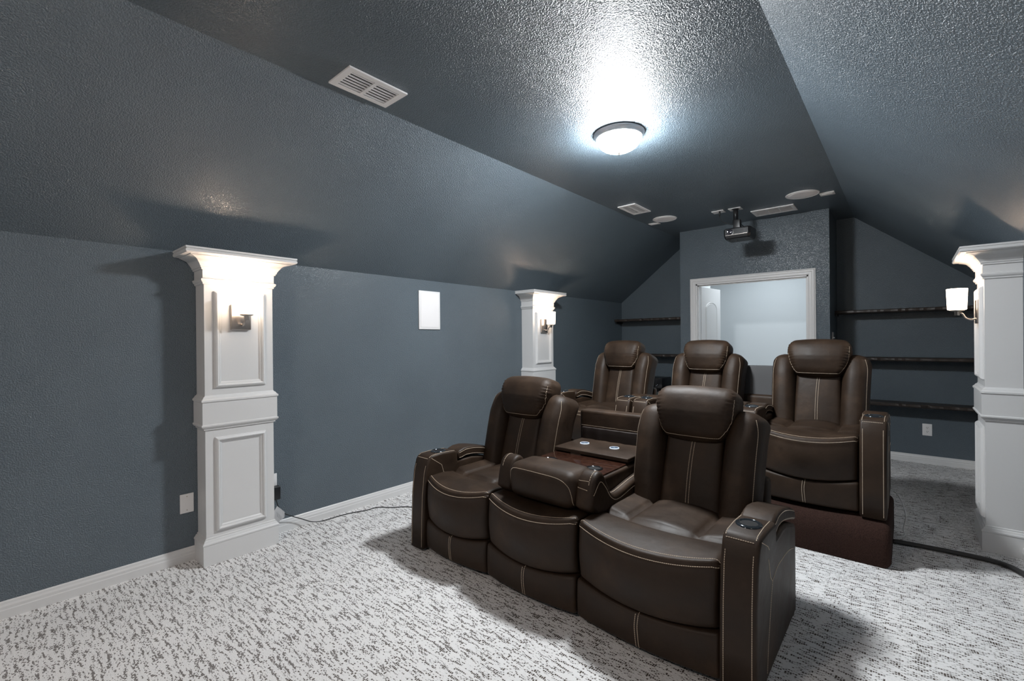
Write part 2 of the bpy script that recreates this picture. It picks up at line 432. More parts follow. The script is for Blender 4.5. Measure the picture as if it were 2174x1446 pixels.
# ------------------------------------------------------------------ columns with sconces
def rect(o, z, d0=.165, hw=.198): return [(0.001, -hw-o, z), (d0+o, -hw-o, z), (d0+o, hw+o, z), (0.001, hw+o, z)]
def frame_moulding(y0, y1, z0, z1, x):
    prof = [(0, -.002), (0, .006), (.006, .016), (.014, .021), (.020, .018), (.024, .010), (.030, .009), (.036, .004), (.038, .001)]
    p = P()
    def rg(o, t): return [(x+t, y0+o, z0+o), (x+t, y1-o, z0+o), (x+t, y1-o, z1-o), (x+t, y0+o, z1-o)]
    return p.rings([rg(o, t) for o, t in prof], 0, False, False)
def column(loc, rz, label, group='white panelled wall columns'):
    t = thing('column', label, 'column', loc, rz, group)
    ob('shaft', P().rings([rect(0, 0), rect(0, 1.90)]), WHITE, t)
    ob('base_plinth', P().rings([rect(.02, 0), rect(.02, .122), rect(.023, .126), rect(.023, .134), rect(.017, .140), rect(.012, .150), rect(.006, .153), rect(.006, .160), rect(.0005, .164)]), WHITE, t)
    ob('middle_band', P().rings([rect(.0005, .822), rect(.009, .826), rect(.009, .834), rect(.016, .838), rect(.024, .848), rect(.024, .856), rect(.018, .860), rect(.018, .995),
       rect(.024, .998), rect(.024, 1.008), rect(.016, 1.016), rect(.010, 1.026), rect(.004, 1.030), rect(.0005, 1.036)]), WHITE, t)
    cap = [(.0005, 1.716), (.008, 1.720), (.008, 1.728), (.014, 1.733), (.018, 1.742), (.018, 1.750), (.008, 1.754), (.008, 1.806), (.016, 1.808), (.016, 1.815), (.022, 1.820), (.022, 1.827)]
    for k in range(0, 9):
        a = k/8; cap.append((.026+.052*(a**1.6)+.004*math.sin(a*math.pi*2), 1.832+.046*a**.8))
    cap += [(.086, 1.880), (.086, 1.884), (.112, 1.886), (.118, 1.892), (.118, 1.904), (.112, 1.908), (.118, 1.912), (.118, 1.922), (.0, 1.923)]
    ob('capital', P().rings([rect(o, z) for o, z in cap]), WHITE, t)
    ob('panel_moulding', frame_moulding(-.147, .147, .195, .775, .165), WHITE, t)
    ob('panel_moulding', frame_moulding(-.147, .147, 1.080, 1.677, .165), WHITE, t)
    return t
def sconce(loc, rz, label):
    t = thing('wall_sconce', label, 'wall lamp', loc, rz, 'wall sconces on the columns')
    # origin: column face, centre of plate
    ob('back_plate', P().rbox((.011, 0, 0), (.011, .058, .079), .004, (1, 1, 1)), NICKEL, t)
    ob('sconce_arm', P().tube(spline([(.02, 0, -.045), (.045, 0, -.052), (.07, 0, -.040), (.085, 0, -.012), (.10, 0, -.004), (.112, 0, .0)], 6), .0065, 10), NICKEL, t)
    ob('shade_holder', P().lathe([(0, -.018), (.013, -.018), (.013, .006), (.026, .008), (.036, .012), (.040, .018), (.0, .018)], (.112, 0, -.002), 24), NICKEL, t)
    sh = P().lathe([(.0, .018), (.046, .018), (.049, .022), (.054, .160), (.0515, .1605), (.047, .026), (0, .024)], (.112, 0, 0), 40)
    ob('shade', sh, SHADE, t)
    bl = P().lathe([(0, .026), (.010, .028), (.012, .05), (.024, .075), (.026, .095), (.018, .115), (0, .122)], (.112, 0, 0), 20)
    b = ob('bulb', bl, BULBM, t)
    c, s_ = math.cos(rz), math.sin(rz)
    lamp('sconce_light', 'POINT', (loc[0]+.112*c, loc[1]+.112*s_, loc[2]+.150), BULB_W, WARM, .03, parent=None)
    return t
BULBM = mat('lit_bulb', (.9, .9, .9), .4, emit=(1, .85, .7), es=4)
SZ = 1.520
columns = [((XL, 1.067, 0), 0, 'nearest white panelled column on the left wall, below the lowest ceiling slope', 'brushed nickel sconce with lit glass shade on the nearest left column'),
           ((XL, 4.296, 0), 0, 'far white panelled column on the left wall, half hidden behind the sofa', 'small lit sconce on the far column of the left wall'),
           ((XR, 4.33, 0), math.pi, 'white panelled column at the right edge of the view', 'lit sconce seen side on at the right edge column'),
           ((XR, 1.067, 0), math.pi, 'white panelled column on the right wall beside the viewer, outside the frame', 'lit sconce on the right column beside the viewer, outside the frame')]
for loc, rz, lc, ls in columns:
    column(loc, rz, lc)
    c = math.cos(rz)
    sconce((loc[0]+c*.1655, loc[1], SZ), rz, ls)

# ------------------------------------------------------------------ ceiling dome lamp
def dome(loc, label, gm):
    t = thing('ceiling_lamp', label, 'ceiling lamp', loc)
    ob('rim', P().lathe([(.05, -.001), (.160, -.001), (.167, -.004), (.167, -.010), (.161, -.015), (.156, -.024), (.153, -.034), (.147, -.039), (.142, -.034), (.05, -.03)], n=56), RIM, t)
    ob('dome_shade', P().lathe([(.143, -.036)]+[(.143*math.cos(a), -.038-.085*math.sin(a)) for a in [math.pi/2*k/12 for k in range(1, 12)]]+[(0, -.123)], n=48), gm, t)
    ob('finial', P().lathe([(0, -.146), (.004, -.144), (.006, -.138), (.011, -.134), (.012, -.130), (.008, -.127), (.004, -.124), (0, -.122)], n=16), NICKEL, t)
dome((-1.452, 2.79, ZC), 'lit frosted glass dome lamp with silver rim on the flat ceiling', GLASS)
dome((-1.452, -1.05, ZC), 'added warm fill dome on the ceiling behind the viewer, outside the frame', FILLGLASS)  # unseen lamp, added as warm fill for the front floor
lamp('hall_light', 'AREA', (-1.5, 6.95, 2.55), HALL_W, (.88, .95, 1.0), 1.2)

# ------------------------------------------------------------------ vents, speakers, plates
def vent(name, loc, W, L, slots, rows, label, cat, along='y', fw=.028, group=None, tilt=1):
    """W along x, L along y; slots: list of (x0,x1,y0,y1) openings, rows louvres per opening"""
    t = thing(name, label, cat, loc, 0, group)
    xs = sorted({-W/2, W/2, *[s[0] for s in slots], *[s[1] for s in slots]}); ys = sorted({-L/2, L/2, *[s[2] for s in slots], *[s[3] for s in slots]})
    p = P()
    for i in range(len(xs)-1):
        for j in range(len(ys)-1):
            cx, cy = (xs[i]+xs[i+1])/2, (ys[j]+ys[j+1])/2
            if any(s[0] < cx < s[1] and s[2] < cy < s[3] for s in slots): continue
            p.box(xs[i], xs[i+1], ys[j], ys[j+1], -.010, -.001)
    ob('vent_frame', p, VENTM, t)
    q = P()
    for s in slots:
        for k in range(rows):
            if along == 'y':
                pw = (s[1]-s[0])/rows; x = s[0]+pw*(k+.5); q.prism([(x-pw*.22, -.0080), (x-pw*.16, -.0095), (x+pw*.20*tilt, -.0035), (x+pw*.12*tilt, -.0025)], s[2]-.001, s[3]+.001, axis='y')
            else:
                pw = (s[3]-s[2])/rows; y = s[2]+pw*(k+.5); q.prism([(y-pw*.22, -.0080), (y-pw*.16, -.0095), (y+pw*.20*tilt, -.0035), (y+pw*.12*tilt, -.0025)], s[0]-.001, s[1]+.001, axis='x')
    ob('louvre', q, VENTM, t)
    ob('duct_shade_sheet', P().box(-W/2+.012, W/2-.012, -L/2+.012, L/2-.012, -.0016, -.0006), HOLESHADE, t)  # thin black sheet paints the duct's shade behind the louvres
    return t
vent('ceiling_vent', (-2.196, 1.368, ZC), .215, .348, [(-.076, .076, -.140, -.010), (-.076, .076, .010, .140)], 6, 'large white louvred ceiling vent nearest the viewer', 'vent', group='white ceiling vents', tilt=.6)
vent('ceiling_vent', (-2.172, 4.505, ZC), .195, .375, [(-.070, -.008, -.150, .150), (.008, .070, -.150, .150)], 14, 'small square looking white ceiling vent above the left speaker disc', 'vent', 'x', group='white ceiling vents')
vent('return_vent', (-1.076, 5.585, ZC), .402, .262, [(-.170, -.066, -.095, .095), (-.052, .052, -.095, .095), (.066, .170, -.095, .095)], 12, 'wide white three-bay ceiling grille above the doorway', 'vent', 'x', group='white ceiling vents')
def ceiling_speaker(loc, r, label):
    t = thing('ceiling_speaker', label, 'speaker', loc, 0, 'round ceiling speakers')
    ob('bezel', P().lathe([(r-.012, -.001), (r, -.001), (r, -.005), (r-.004, -.0075), (r-.010, -.008), (r-.012, -.006)], n=56), PLASTIC, t)
    ob('grille', P().lathe([(0, -.0068), (r*.6, -.0068), (r-.010, -.006), (r-.010, -.001), (0, -.001)], n=56), GRILLE, t)
ceiling_speaker((-2.094, 5.115, ZC), .132, 'round white flush ceiling speaker left of the projector')
ceiling_speaker((-.752, 5.155, ZC), .140, 'round white flush ceiling speaker right of the projector')
def plate(name, loc, wx, wy, label, cat='wall plate', slot=False, group='small ceiling plates'):
    t = thing(name, label, cat, loc, 0, group)
    ob('cover', P().rbox((0, 0, -.004), (wx/2, wy/2, .0035), .002, (1, 1, 1)), PLASTIC, t)
    if slot:
        q = P().rbox((0, 0, -.0085), (wx*.36, wy*.18, .0015), .001, (1, 1, 1)); ob('insert', q, PLASTIC, t)
    for x in (-wx*.38, wx*.38): ob('screw', P().lathe([(0, -.0088), (.003, -.0084), (.0035, -.0072)], (x, 0, 0), 8), NICKEL, t)
    return t
plate('ceiling_plate', (-2.272, 5.245, ZC), .120, .080, 'small white plate beside the left ceiling speaker', slot=True)
plate('ceiling_plate', (-.567, 5.285, ZC), .118, .110, 'small white plate beside the right ceiling speaker', slot=True)
plate('ceiling_plate', (-1.541, 5.235, ZC), .122, .110, 'white ceiling plate the projector cable drops from', slot=False)
plate('ceiling_plate', (-1.373, 5.243, ZC), .124, .108, 'white ceiling plate above the projector mount', slot=True)
# wall speaker
t = thing('wall_speaker', 'white rectangular speaker flush in the left wall between the columns', 'speaker', (XL, 2.733, 1.646))
ob('bezel', P().rbox((.006, 0, 0), (.006, .1255, .180), .005, (1, 1, 1)), PLASTIC, t)
ob('grille', P().rbox((.0125, 0, 0), (.0022, .106, .160), .002, (1, 1, 1)), GRILLE, t)
def outlet(loc, rz, label, w=.078, h=.118, duplex=True, cat='outlet', screws=False):
    t = thing('outlet' if duplex else 'blank_plate', label, cat, loc, rz)
    ob('cover', P().rbox((.003, 0, 0), (.003, w/2, h/2), .002, (1, 1, 1)), PLASTIC, t)
    if duplex:
        for z in (-.021, .021):
            q = P().rbox((.0066, 0, z), (.0012, .0165, .0145), .001, (1, 1, 1))
            for y in (-.006, .006): q.box(.0077, .0081, y-.0012, y+.0012, z+.000, z+.009, 1)
            q.lathe([(0, .0082), (.0028, .0082), (.0028, .0076)], (0, 0, z-.007), 10, 1, 'x')
            ob('socket', q, [PLASTIC, HOLESHADE], t)
    else:
        for z in (-.042, .042): ob('screw', P().lathe([(0, .0072), (.003, .0068), (.0034, .006)], (0, 0, z), 8, 0, 'x'), NICKEL, t)
    return t
outlet((.159, YB-.0005, .361), -math.pi/2, 'white duplex outlet on the back wall below the right shelves', .078, .126)
outlet((XL+.0005, .8105, .361), 0, 'blank white cover plate on the left wall before the nearest column', .072, .118, False, 'wall plate')
outlet((XL+.0005, 1.308, .368), 0, 'white outlet peeking out behind the nearest left column', .078, .118)
# adapter, cord, tag
ad = P().rbox((XL+.033, 1.318, .298), (.024, .034, .046), .005, (1, 1, 1))
ad.box(XL+.0075, XL+.012, 1.30, 1.303, .33, .336)
adp = thing('power_adapter', 'black plug-in power adapter below the outlet behind the nearest column', 'power adapter', (0, 0, 0))
ob('housing', ad, BLACK, adp)
cord = P().tube(spline([(XL+.045, 1.325, .252), (XL+.05, 1.338, .20), (XL+.055, 1.375, .145), (XL+.045, 1.44, .100), (XL+.045, 1.50, .065), (XL+.052, 1.58, .020), (XL+.055, 1.66, .006), (XL+.058, 1.74, .005), (XL+.07, 1.86, .005), (XL+.115, 1.98, .005), (XL+.13, 2.08, .005), (XL+.22, 2.15, .005), (XL+.32, 2.25, .005), (XL+.50, 2.30, .005), (XL+.72, 2.40, .005), (XL+.92, 2.42, .005)], 8), .0032, 8)
ob('cord', cord, CORD, adp)
tg = P(); A = [(-3.325, 1.300, .190), (-3.322, 1.318, .218), (-3.322, 1.368, .162), (-3.328, 1.368, .122), (-3.335, 1.328, .098), (-3.335, 1.296, .118)]
ctr = Vector((-3.327, 1.335, .155))
R = [[Vector(a) for a in A], [Vector(a)+Vector((.0012, 0, 0)) for a in A]]
tg.rings(R)
for k in range(5):
    a = Vector((-3.3215, 1.315+.007*k, .175-.0085*k+.02*0)); tg.add([a, a+Vector((0, .003, -.035)), a+Vector((0, .0045, -.034)), a+Vector((0, .0015, .001))], [(0, 1, 2, 3)], 1, False)
tag(ob('cord_tag', tg, [PAPER, TAGPRINT]), 'folded white paper tag hanging on the black cord by the column', 'tag')
# light switch on the side of the bump-out
t = thing('light_switch', 'white toggle switch plate on the dark side wall right of the doorway', 'light switch', (BX2+.0005, 6.13, 1.351))
ob('cover', P().rbox((.003, 0, 0), (.003, .058, .063), .002, (1, 1, 1)), PLASTIC, t)
ob('toggle', P().rbox((.012, 0, .002), (.008, .005, .006), .002, (1, 1, 1)), PLASTIC, t)

# ------------------------------------------------------------------ shelves
def shelf(x0, x1, z, label, wob=1):
    rnd = random.Random(int(z*1000+x0*77))
    t = thing('wall_shelf', label, 'shelf', ((x0+x1)/2, YB, z), 0, 'rough dark wood wall shelves')
    W = (x1-x0)/2-.001; n = 40
    off = [rnd.uniform(-.004, .004) for _ in range(n+1)]
    p = P(); R = []
    for i in range(n+1):
        x = -W+2*W*i/n; o = off[i]
        R.append([(x, -.001, -.018), (x, -.001, .018), (x, -.236+o, .018+o*.5), (x, -.242+o, .010), (x, -.243+o*1.5, -.008), (x, -.238+o, -.018-o*.4)])
    p.rings(R, 0, False, True); ob('shelf_board', p, SHELFWOOD, t)
    for s in (-1, 1):
        ob('shelf_bracket', P().box(s*W-(.018 if s > 0 else 0), s*W+(.018 if s < 0 else 0), -.215, -.002, -.045, -.0195, bev=.002), BLACK, t)
    return t
for z, nm in ((1.640, 'highest'), (1.116, 'middle'), (.632, 'lowest')):
    shelf(BX2, XR, z, '%s dark wood shelf in the niche right of the doorway' % nm)
for z, nm in ((1.642, 'highest dark wood shelf in the niche left of the doorway'), (1.116, 'dark wood shelf in the left niche just above the recliner backs'), (.632, 'lowest dark wood shelf left of the doorway, under the black receiver')):
    shelf(XL, BX1, z, nm)
# receiver on the lowest left shelf
t = thing('receiver', 'black audio receiver on the left niche shelf, glimpsed between two recliners', 'receiver', (-2.80, 6.19+.17, .651))
ob('case', P().rbox((0, 0, .080), (.205, .155, .072), .004, (1, 1, 1)), BLACK, t)
ob('front_panel', P().rbox((0, -.157, .080), (.205, .006, .072), .003, (1, 1, 1)), BLACKGLOSS, t)
for x in (.075, .135): ob('knob', P().lathe([(0, -.178), (.013, -.178), (.016, -.174), (.016, -.160)], (x, 0, .052), 20, 0, 'y'), BLACK, t); 
for x in (.068, .081, .128, .142): ob('indicator', P().lathe([(0, -.1805), (.003, -.180), (.003, -.177)], (x, 0, .047 if x in (.068, .128) else .058), 8, 0, 'y'), PADRING, t)
for x in (-.17, .17):
    ob('foot', P().lathe([(0, 0), (.015, 0), (.015, .009), (0, .009)], (x, -.11, 0), 12), BLACK, t); ob('foot', P().lathe([(0, 0), (.015, 0), (.015, .009), (0, .009)], (x, .11, 0), 12), BLACK, t)
t = thing('storage_bin', 'dark green box under the receiver shelf between the recliners', 'box', (-2.74, 6.36, 0))
ob('bin_body', P().prism([(-.22, 0), (.22, 0), (.24, .50), (-.24, .50)], -.13, .13, bev=.01, axis='y'), GREEN, t)
ob('bin_rim', P().rbox((0, 0, .51), (.245, .14, .012), .005, (1, 1, 1)), GREEN, t)
cb = P()
for k in range(6):
    x = -2.72+.012*k; cb.tube(spline([(x, 6.195, .606), (x-.01+.006*k, 6.17, .57), (x+.02*math.sin(k*2), 6.165, .54), (-2.715+.004*k, 6.165, .50), (-2.725+.005*k, 6.165, .44), (-2.74+.01*k, 6.17, .36), (-2.72+.008*k, 6.17, .20)], 6), .0028, 6, mi=k % 2)
tag(ob('cable_bundle', cb, [CABLEGREEN, PAPER]), 'tangle of teal and white cables hanging below the receiver', 'cable')

# ------------------------------------------------------------------ projector
t = thing('projector', 'black ceiling-mounted projector in front of the doorway wall', 'projector', (-1.335, 5.24, 2.40), math.radians(-1.5))
pr = [(-.128, -.09), (-.112, -.112), (.112, -.112), (.135, -.09), (.135, .10), (.12, .112), (-.12, .112), (-.128, .10)]
b = P()
R = []
for z, k in ((0, .86), (.012, .93), (.035, .985), (.045, 1), (.098, 1), (.108, .985), (.114, .93)): R.append([(x*k, y*k, z) for x, y in pr])
b.rings(R, 0, False, True)
for k in range(16): b.box(-.02+k*.0055, -.0175+k*.0055, -.1155, -.110, .055, .095, 0)
body = ob('projector_body', b, BLACK, t)
ob('trim_line', P().box(-.105, .105, -.1140, -.1115, .040, .0435), NICKEL, t)
ob('lens', P().lathe([(0, -.124), (.012, -.125), (.016, -.122), (.022, -.128), (.028, -.126), (.029, -.110)], (-.062, 0, .072), 28, 0, 'y'), LENS, t)
VP = mat('charcoal_vent_mesh', (.035, .04, .045), .5)
ob('vent_panel', P().box(-.018, .070, -.1135, -.1115, .052, .100), VP, t)
ob('vent_panel', P().box(.082, .105, -.1135, -.1115, .055, .098), VP, t)
mt = P().lathe([(0, .338), (.045, .338), (.045, .330), (.024, .326), (.024, .225), (.03, .215), (.03, .18), (0, .18)], (-.035, 0, 0), 24)
mt.rbox((-.02, 0, .165), (.035, .03, .05), .006, (1, 1, 1)); mt.box(-.08, .04, -.05, .05, .113, .121)
ob('ceiling_mount', mt, BLACK, t)
ob('lens_cap_strap', P().tube(spline([(-.06, -.09, .004), (-.07, -.092, -.012), (-.05, -.095, -.022), (-.035, -.09, -.012), (-.02, -.092, -.022), (0, -.09, -.026), (.006, -.09, -.012), (-.008, -.088, -.004)], 6), .0028, 6), BLACK, t)
cab = P().tube(spline([(-1.52, 5.20, ZC-.009), (-1.52, 5.20, ZC-.05), (-1.516, 5.20, ZC-.085), (-1.49, 5.21, ZC-.125), (-1.44, 5.225, ZC-.152), (-1.38, 5.25, ZC-.166), (-1.33, 5.30, ZC-.168), (-1.32, 5.40, ZC-.20), (-1.325, 5.39, 2.46), (-1.33, 5.352, 2.46)], 8), .0038, 8)
cab.lathe([(0, ZC-.009), (.008, ZC-.009), (.010, ZC-.03), (.006, ZC-.06), (0, ZC-.06)], (-1.52, 5.20, 0), 12)
pc = ob('power_cable', cab, CORD, t); pc.matrix_parent_inverse = (Matrix.Translation(t.location) @ t.rotation_euler.to_matrix().to_4x4()).inverted()

# ------------------------------------------------------------------ seating parts
# every part is modelled in the coordinates of its seat: x across, y back from the front plane, z up from the base
LM = [LEATHER, THREAD]
def dbl(path, d, o=.009):
    """two parallel lines offset by o perpendicular to the path in plane given by vector d"""
    path = [Vector(p) for p in path]; out = []
    for s in (-1, 1):
        L = []
        for i, p in enumerate(path):
            t_ = (path[min(i+1, len(path)-1)]-path[max(i-1, 0)]).normalized(); n = t_.cross(Vector(d)).normalized(); L.append(p+n*o*s)
        out.append(L)
    return out
def seat_cushion_mesh(w):
    hw = w/2; zb, y1, r = .200, .70, .022
    def g(d, wd): return math.exp(-(d/wd)**2)
    nx, nt = 36, 58
    def crown(c): return (.030-.056*c, .489-.036*c)      # (y, z) of the stitched front crown; c = 1 in the middle
    def pt(X, t):
        """t in 0..1 runs up the front face, over the crown and back along the top"""
        c = 1-X*X; cy, cz = crown(c)
        ed = max(0, abs(X)-.90)/.10; cut = .018*ed*ed        # sides tuck in
        zs = zb+.016-.030*c                                  # curved seam with the footrest
        if t < .34:
            k = t/.34; z = zs+(cz-.012-zs)*k
            y = cy-.010-.022*math.sin(min(1, k*1.15)*math.pi*.86)*(.55+.45*c)+.004*(1-k)
            if k < .05: y += .014*(1-k/.05)
        elif t < .42:
            k = (t-.34)/.08; a = k*math.pi/2; y = cy-.010+.014*(1-math.cos(a))+.0*k; z = cz-.012+.014*math.sin(a)
        else:
            k = (t-.42)/.58; y = cy+.004+(y1-cy)*k; top = .470+.010*math.cos(X*math.pi)*0
            z = cz+.002+(top-cz)*min(1, k*3.2)**.8
            z += .010*math.sin(min(1, k*3.2)*math.pi)
            yy = .205+.045*X*X
            if y > yy-.02:
                z += .020*abs(math.cos(math.pi*X*.98))*min(1, (y-yy+.02)/.06)
                z -= .022*g(y-yy, .011)
                if y > yy: z -= .020*(g(abs(X)*hw-hw*.50, .010))*min(1, (y-yy)/.03)
            elif y > cy+.03: z -= .006*g(X*hw+.01, .006)
        if t < .42: y += cut*1.1
        z -= cut if t >= .34 else 0
        return Vector((X*(hw-.0015)-math.copysign(.004*ed*ed, X), y, z))
    R = []
    for i in range(nx+1):
        X = -math.cos(math.pi*i/nx)*.35+(-1+2*i/nx)*.65
        ring = [pt(X, j/nt) for j in range(nt+1)]
        e = ring[-1]; f = ring[0]
        ring += [Vector((f.x, e.y, zb+.01)), Vector((f.x, .06, zb+.004-.02*(1-X*X)))]
        R.append(ring)
    p = P().rings(R, 0, True, True)
    p.sm[-1] = False; p.sm[-2] = False
    path = []; path2 = []
    for i in range(31):
        X = (-1+2*i/30)*.975; c = 1-X*X; cy, cz = crown(c)
        ed = max(0, abs(X)-.90)/.10; d_ = .018*ed*ed
        path.append((X*hw, cy-.2-.010+d_, cz-.020-d_)); path2.append((X*hw, cy+.012, cz+.3))
    p.stitch([path], (0, 1, 0), off=.4); p.stitch([path2], (0, 0, -1), off=.5)
    return p
def footrest_mesh(w):
    hw = w/2
    def fn(p, u):
        x, y, z = p; c = 1-(x/hw)**2
        if u.z > .3: z += (.012-.030*c)*((u.z-.3)/.7)
        if u.y < 0: y -= .030*c+.014+.006*math.cos(u.z*1.5)
        return (x, y, z)
    p = P().rbox((0, .31, .1125), (hw-.002, .290, .0875), .018, (18, 4, 8), fn, band=4)
    path = [(-.0, -.2, .19), (-.006, -.2, .13), (-.004, -.2, .08), (0, -.2, .03)]
    p.stitch(dbl(spline(path, 5), (0, 1, 0), .0065), (0, 1, 0), off=.5)
    return p
def arm_mesh(s, full=True):
    """armrest body; x is centred, s=+1 outer side is +x"""
    prof = [(-.022, .012), (-.018, .18), (-.010, .36), (.006, .50), (.028, .572), (.045, .594), (.065, .604), (.16, .607), (.265, .600), (.282, .590), (.288, .525), (.33, .528), (.42, .530), (.52, .513), (.66, .476), (.745, .445), (.762, .42), (.765, .03), (.755, .012)]
    def fx(p):
        q = p.copy()
        # outer side flares out a little near the top
        k = max(0, min(1, (q.z-.25)/.35))
        if q.x*s > 0: q.x += s*.012*k*math.sin(min(1, max(0, (q.y+.05)/.7))*math.pi)
        return q
    p = P().prism(prof, -.066, .066, bev=.014, fx=fx, nb=4)
    lines = []
    for x in (-.050, .050):
        lines.append([(x, -.3, .55), (x, -.3, .42), (x, -.3, .25), (x, -.3, .03)])
    p.stitch(lines, (0, 1, -.02), off=.6)
    p.stitch([[(-.052, -.3, .592), (.052, -.3, .592)]], (0, 1, -.02), off=.6)
    p.stitch([[(x, .045, .9), (x, .27, .9)] for x in (-.054, .054)], (0, 0, -1), off=.6)
    # side pattern
    side = [[(0, .055, .588), (0, .14, .545), (0, .165, .522)], [(0, .155, .49), (0, .20, .40), (0, .238, .368)], spline([(0, .238, .368), (0, .32, .365+.035), (0, .45, .395), (0, .58, .375), (0, .70, .34)], 5), [(0, .238, .368), (0, .215, .30), (0, .17, .15), (0, .145, .04)]]
    if full:
        side2 = [[Vector((s*.5, q[1], q[2])) for q in pth] for pth in side]
        p.stitch(side2, (-s, 0, 0), off=.6)
    p.stitch([[(-s*.5, .055, .588), (-s*.5, .14, .53), (-s*.5, .165, .45)]], (s, 0, 0), off=.6)
    return p
def arm_lid_mesh(s):
    def dz(y): return .22*max(0, y-.36)
    prof = [(.288, .535), (.284, .572), (.290, .586), (.306, .594), (.345, .606), (.40, .617), (.47, .622), (.56, .621), (.66, .614), (.73, .602), (.752, .588), (.756, .565), (.75, .548), (.66, .555), (.52, .560), (.42, .556), (.36, .545), (.32, .534)]
    prof = [(a, b-dz(a)) for a, b in prof]
    p = P().prism(prof, -.068, .068, bev=.016, nb=4)
    for sg in (-1, 1):
        up = spline([(sg*.5, .30, .578), (sg*.5, .345, .588), (sg*.5, .42, .603), (sg*.5, .52, .609), (sg*.5, .66, .601), (sg*.5, .735, .590)], 5)
        lo = spline([(sg*.5, .30, .545), (sg*.5, .33, .547), (sg*.5, .42, .566), (sg*.5, .52, .570), (sg*.5, .66, .565), (sg*.5, .735, .558)], 5)
        p.stitch([[Vector((q.x, q.y, q.z-dz(q.y))) for q in L] for L in (up, lo)], (-sg, 0, 0), off=.6)
    return p
def cup_holder_mesh():
    p = P().lathe([(.030, .0012), (.036, .0012), (.038, .005), (.041, .008), (.052, .0035), (.0535, -.002)], n=40, mi=0)
    p.lathe([(0, .0016), (.020, .0016), (.036, .0018)], n=32, mi=1)  # flat black disc, shade of a cup well painted on the closed arm
    return p
TILT = math.radians(-16)
TM = Matrix.Translation((0, .555, .44)) @ Matrix.Rotation(TILT, 4, 'X')
def back_panel_mesh():
    def fn(p, u):
        x, y, z = p
        if u.y < 0: y -= .014*(1-u.x*u.x)*(1-u.z*u.z)
        return (x*(1-.06*u.z), y, z)
    p = P().rbox((0, .075, .20), (.158, .07, .27), .03, (10, 3, 16), fn, band=4)
    p.stitch(dbl(spline([(.012, -.3, .44), (.002, -.3, .34), (-.003, -.3, .2), (-.003, -.3, .06), (0, -.3, -.02)], 6), (0, 1, 0), .0075), (0, 1, 0), off=.6)
    # backing shell
    p.rbox((0, .175, .13), (.275, .055, .43), .045, (4, 2, 8), lambda q, u: (q.x, q.y+(.03*u.z if u.z > 0 else 0), q.z), band=4)
    return p.xf(TM)
def bolster_mesh(s):
    def fn(p, u):
        x, y, z = p
        t = (u.z+1)/2
        if u.y < 0: y -= .030*(1-u.x*u.x)*(.55+.45*t) + .010*math.sin(t*math.pi)
        # top rolls back and the outer edge is fuller at the top
        y += .11*max(0, t-.74)**1.25*2.2
        z -= .018*(1 if u.x*s > 0 else 0)*max(0, t-.8)*5*abs(u.x)
        x += s*(.012*t) - s*.010*(1-t)
        return (x, y, z)
    p = P().rbox((s*.238, .088, .235), (.088, .106, .335), .062, (6, 5, 22), fn, band=6)
    ln = [(s*.307, -.4, -.06), (s*.309, -.4, .1), (s*.313, -.4, .3), (s*.316, -.4, .44), (s*.306, -.4, .505), (s*.297, -.4, .53)]
    ln = spline(ln, 5); p.stitch([ln], (0, 1, 0), off=.8)
    return p.xf(TM)
def headrest_mesh():
    def fn(p, u):
        x, y, z = p; t = (u.z+1)/2
        k = .71+.29*min(1, t*1.55)**.8
        if u.z > .3: k -= .05*((u.z-.3)/.7)**2
        x *= k
        if u.y < 0: y -= .022*(1-u.x*u.x)*(1-u.z*u.z*.6)+.012*(1-abs(u.z))
        y += .045*max(0, u.z-.25)**2
        y += .020*max(0, -u.z-.2)
        z += .012*(1-u.x*u.x)*u.z
        # gathered corners
        ed = max(0, abs(u.x)-.78)/.22
        if u.y < .2: y += .007*ed*math.sin(z*300); z += .003*ed*math.sin(z*150)
        return (x, y, z)
    p = P().rbox((0, .035, .5275), (.218, .098, .143), .056, (18, 6, 26), fn, band=6)
    bot = [(-.205, -.4, .56), (-.196, -.4, .50), (-.176, -.4, .45), (-.150, -.4, .412), (-.12, -.4, .400), (0, -.4, .397), (.12, -.4, .400), (.150, -.4, .412), (.176, -.4, .45), (.196, -.4, .50), (.205, -.4, .56), (.205, -.4, .61)]
    p.stitch([spline(bot, 4)], (0, 1, 0), off=.8)
    return p.xf(TM)
ME = {}
def shared(key, fn, mats):
    if key not in ME: ME[key] = fn().mesh(key.split('|')[0], mats)
    return ME[key]
def add_back(root, xc, sx=1.0):
    b = ob('backrest', shared('backrest', back_panel_mesh, LM), None, root, (xc, 0, 0)); b.scale.x = sx
    for s in (-1, 1):
        ob('side_bolster', shared('side_bolster|%d' % s, lambda: bolster_mesh(s), LM), None, b)
    ob('headrest', shared('headrest', headrest_mesh, LM), None, b)
    return b
def add_seat(root, xc, w):
    k = '%.3f' % w
    ob('seat_cushion', shared('seat_cushion|'+k, lambda: seat_cushion_mesh(w), LM), None, root, (xc, 0, 0))
    ob('footrest', shared('footrest|'+k, lambda: footrest_mesh(w), LM), None, root, (xc, 0, 0))
def add_arm(root, xc, s, full=True):
    a = ob('armrest', shared('armrest|%d%d' % (s, full), lambda: arm_mesh(s, full), LM), None, root, (xc, 0, 0))
    ob('armrest_lid', shared('armrest_lid', lambda: arm_lid_mesh(s), LM), None, a)
    ob('cup_holder', shared('cup_holder', cup_holder_mesh, [CHROME, HOLESHADE]), None, a, (0, .165, .6065)).scale = (.94, 1, 1)
    return a
def add_base(root, x0, x1):
    ob('base_frame', P().box(x0, x1, .06, .90, .012, .21, bev=.01).rbox(((x0+x1)/2, .86, .34), ((x1-x0)/2, .045, .28), .03, (1, 1, 1)), LEATHER, root)

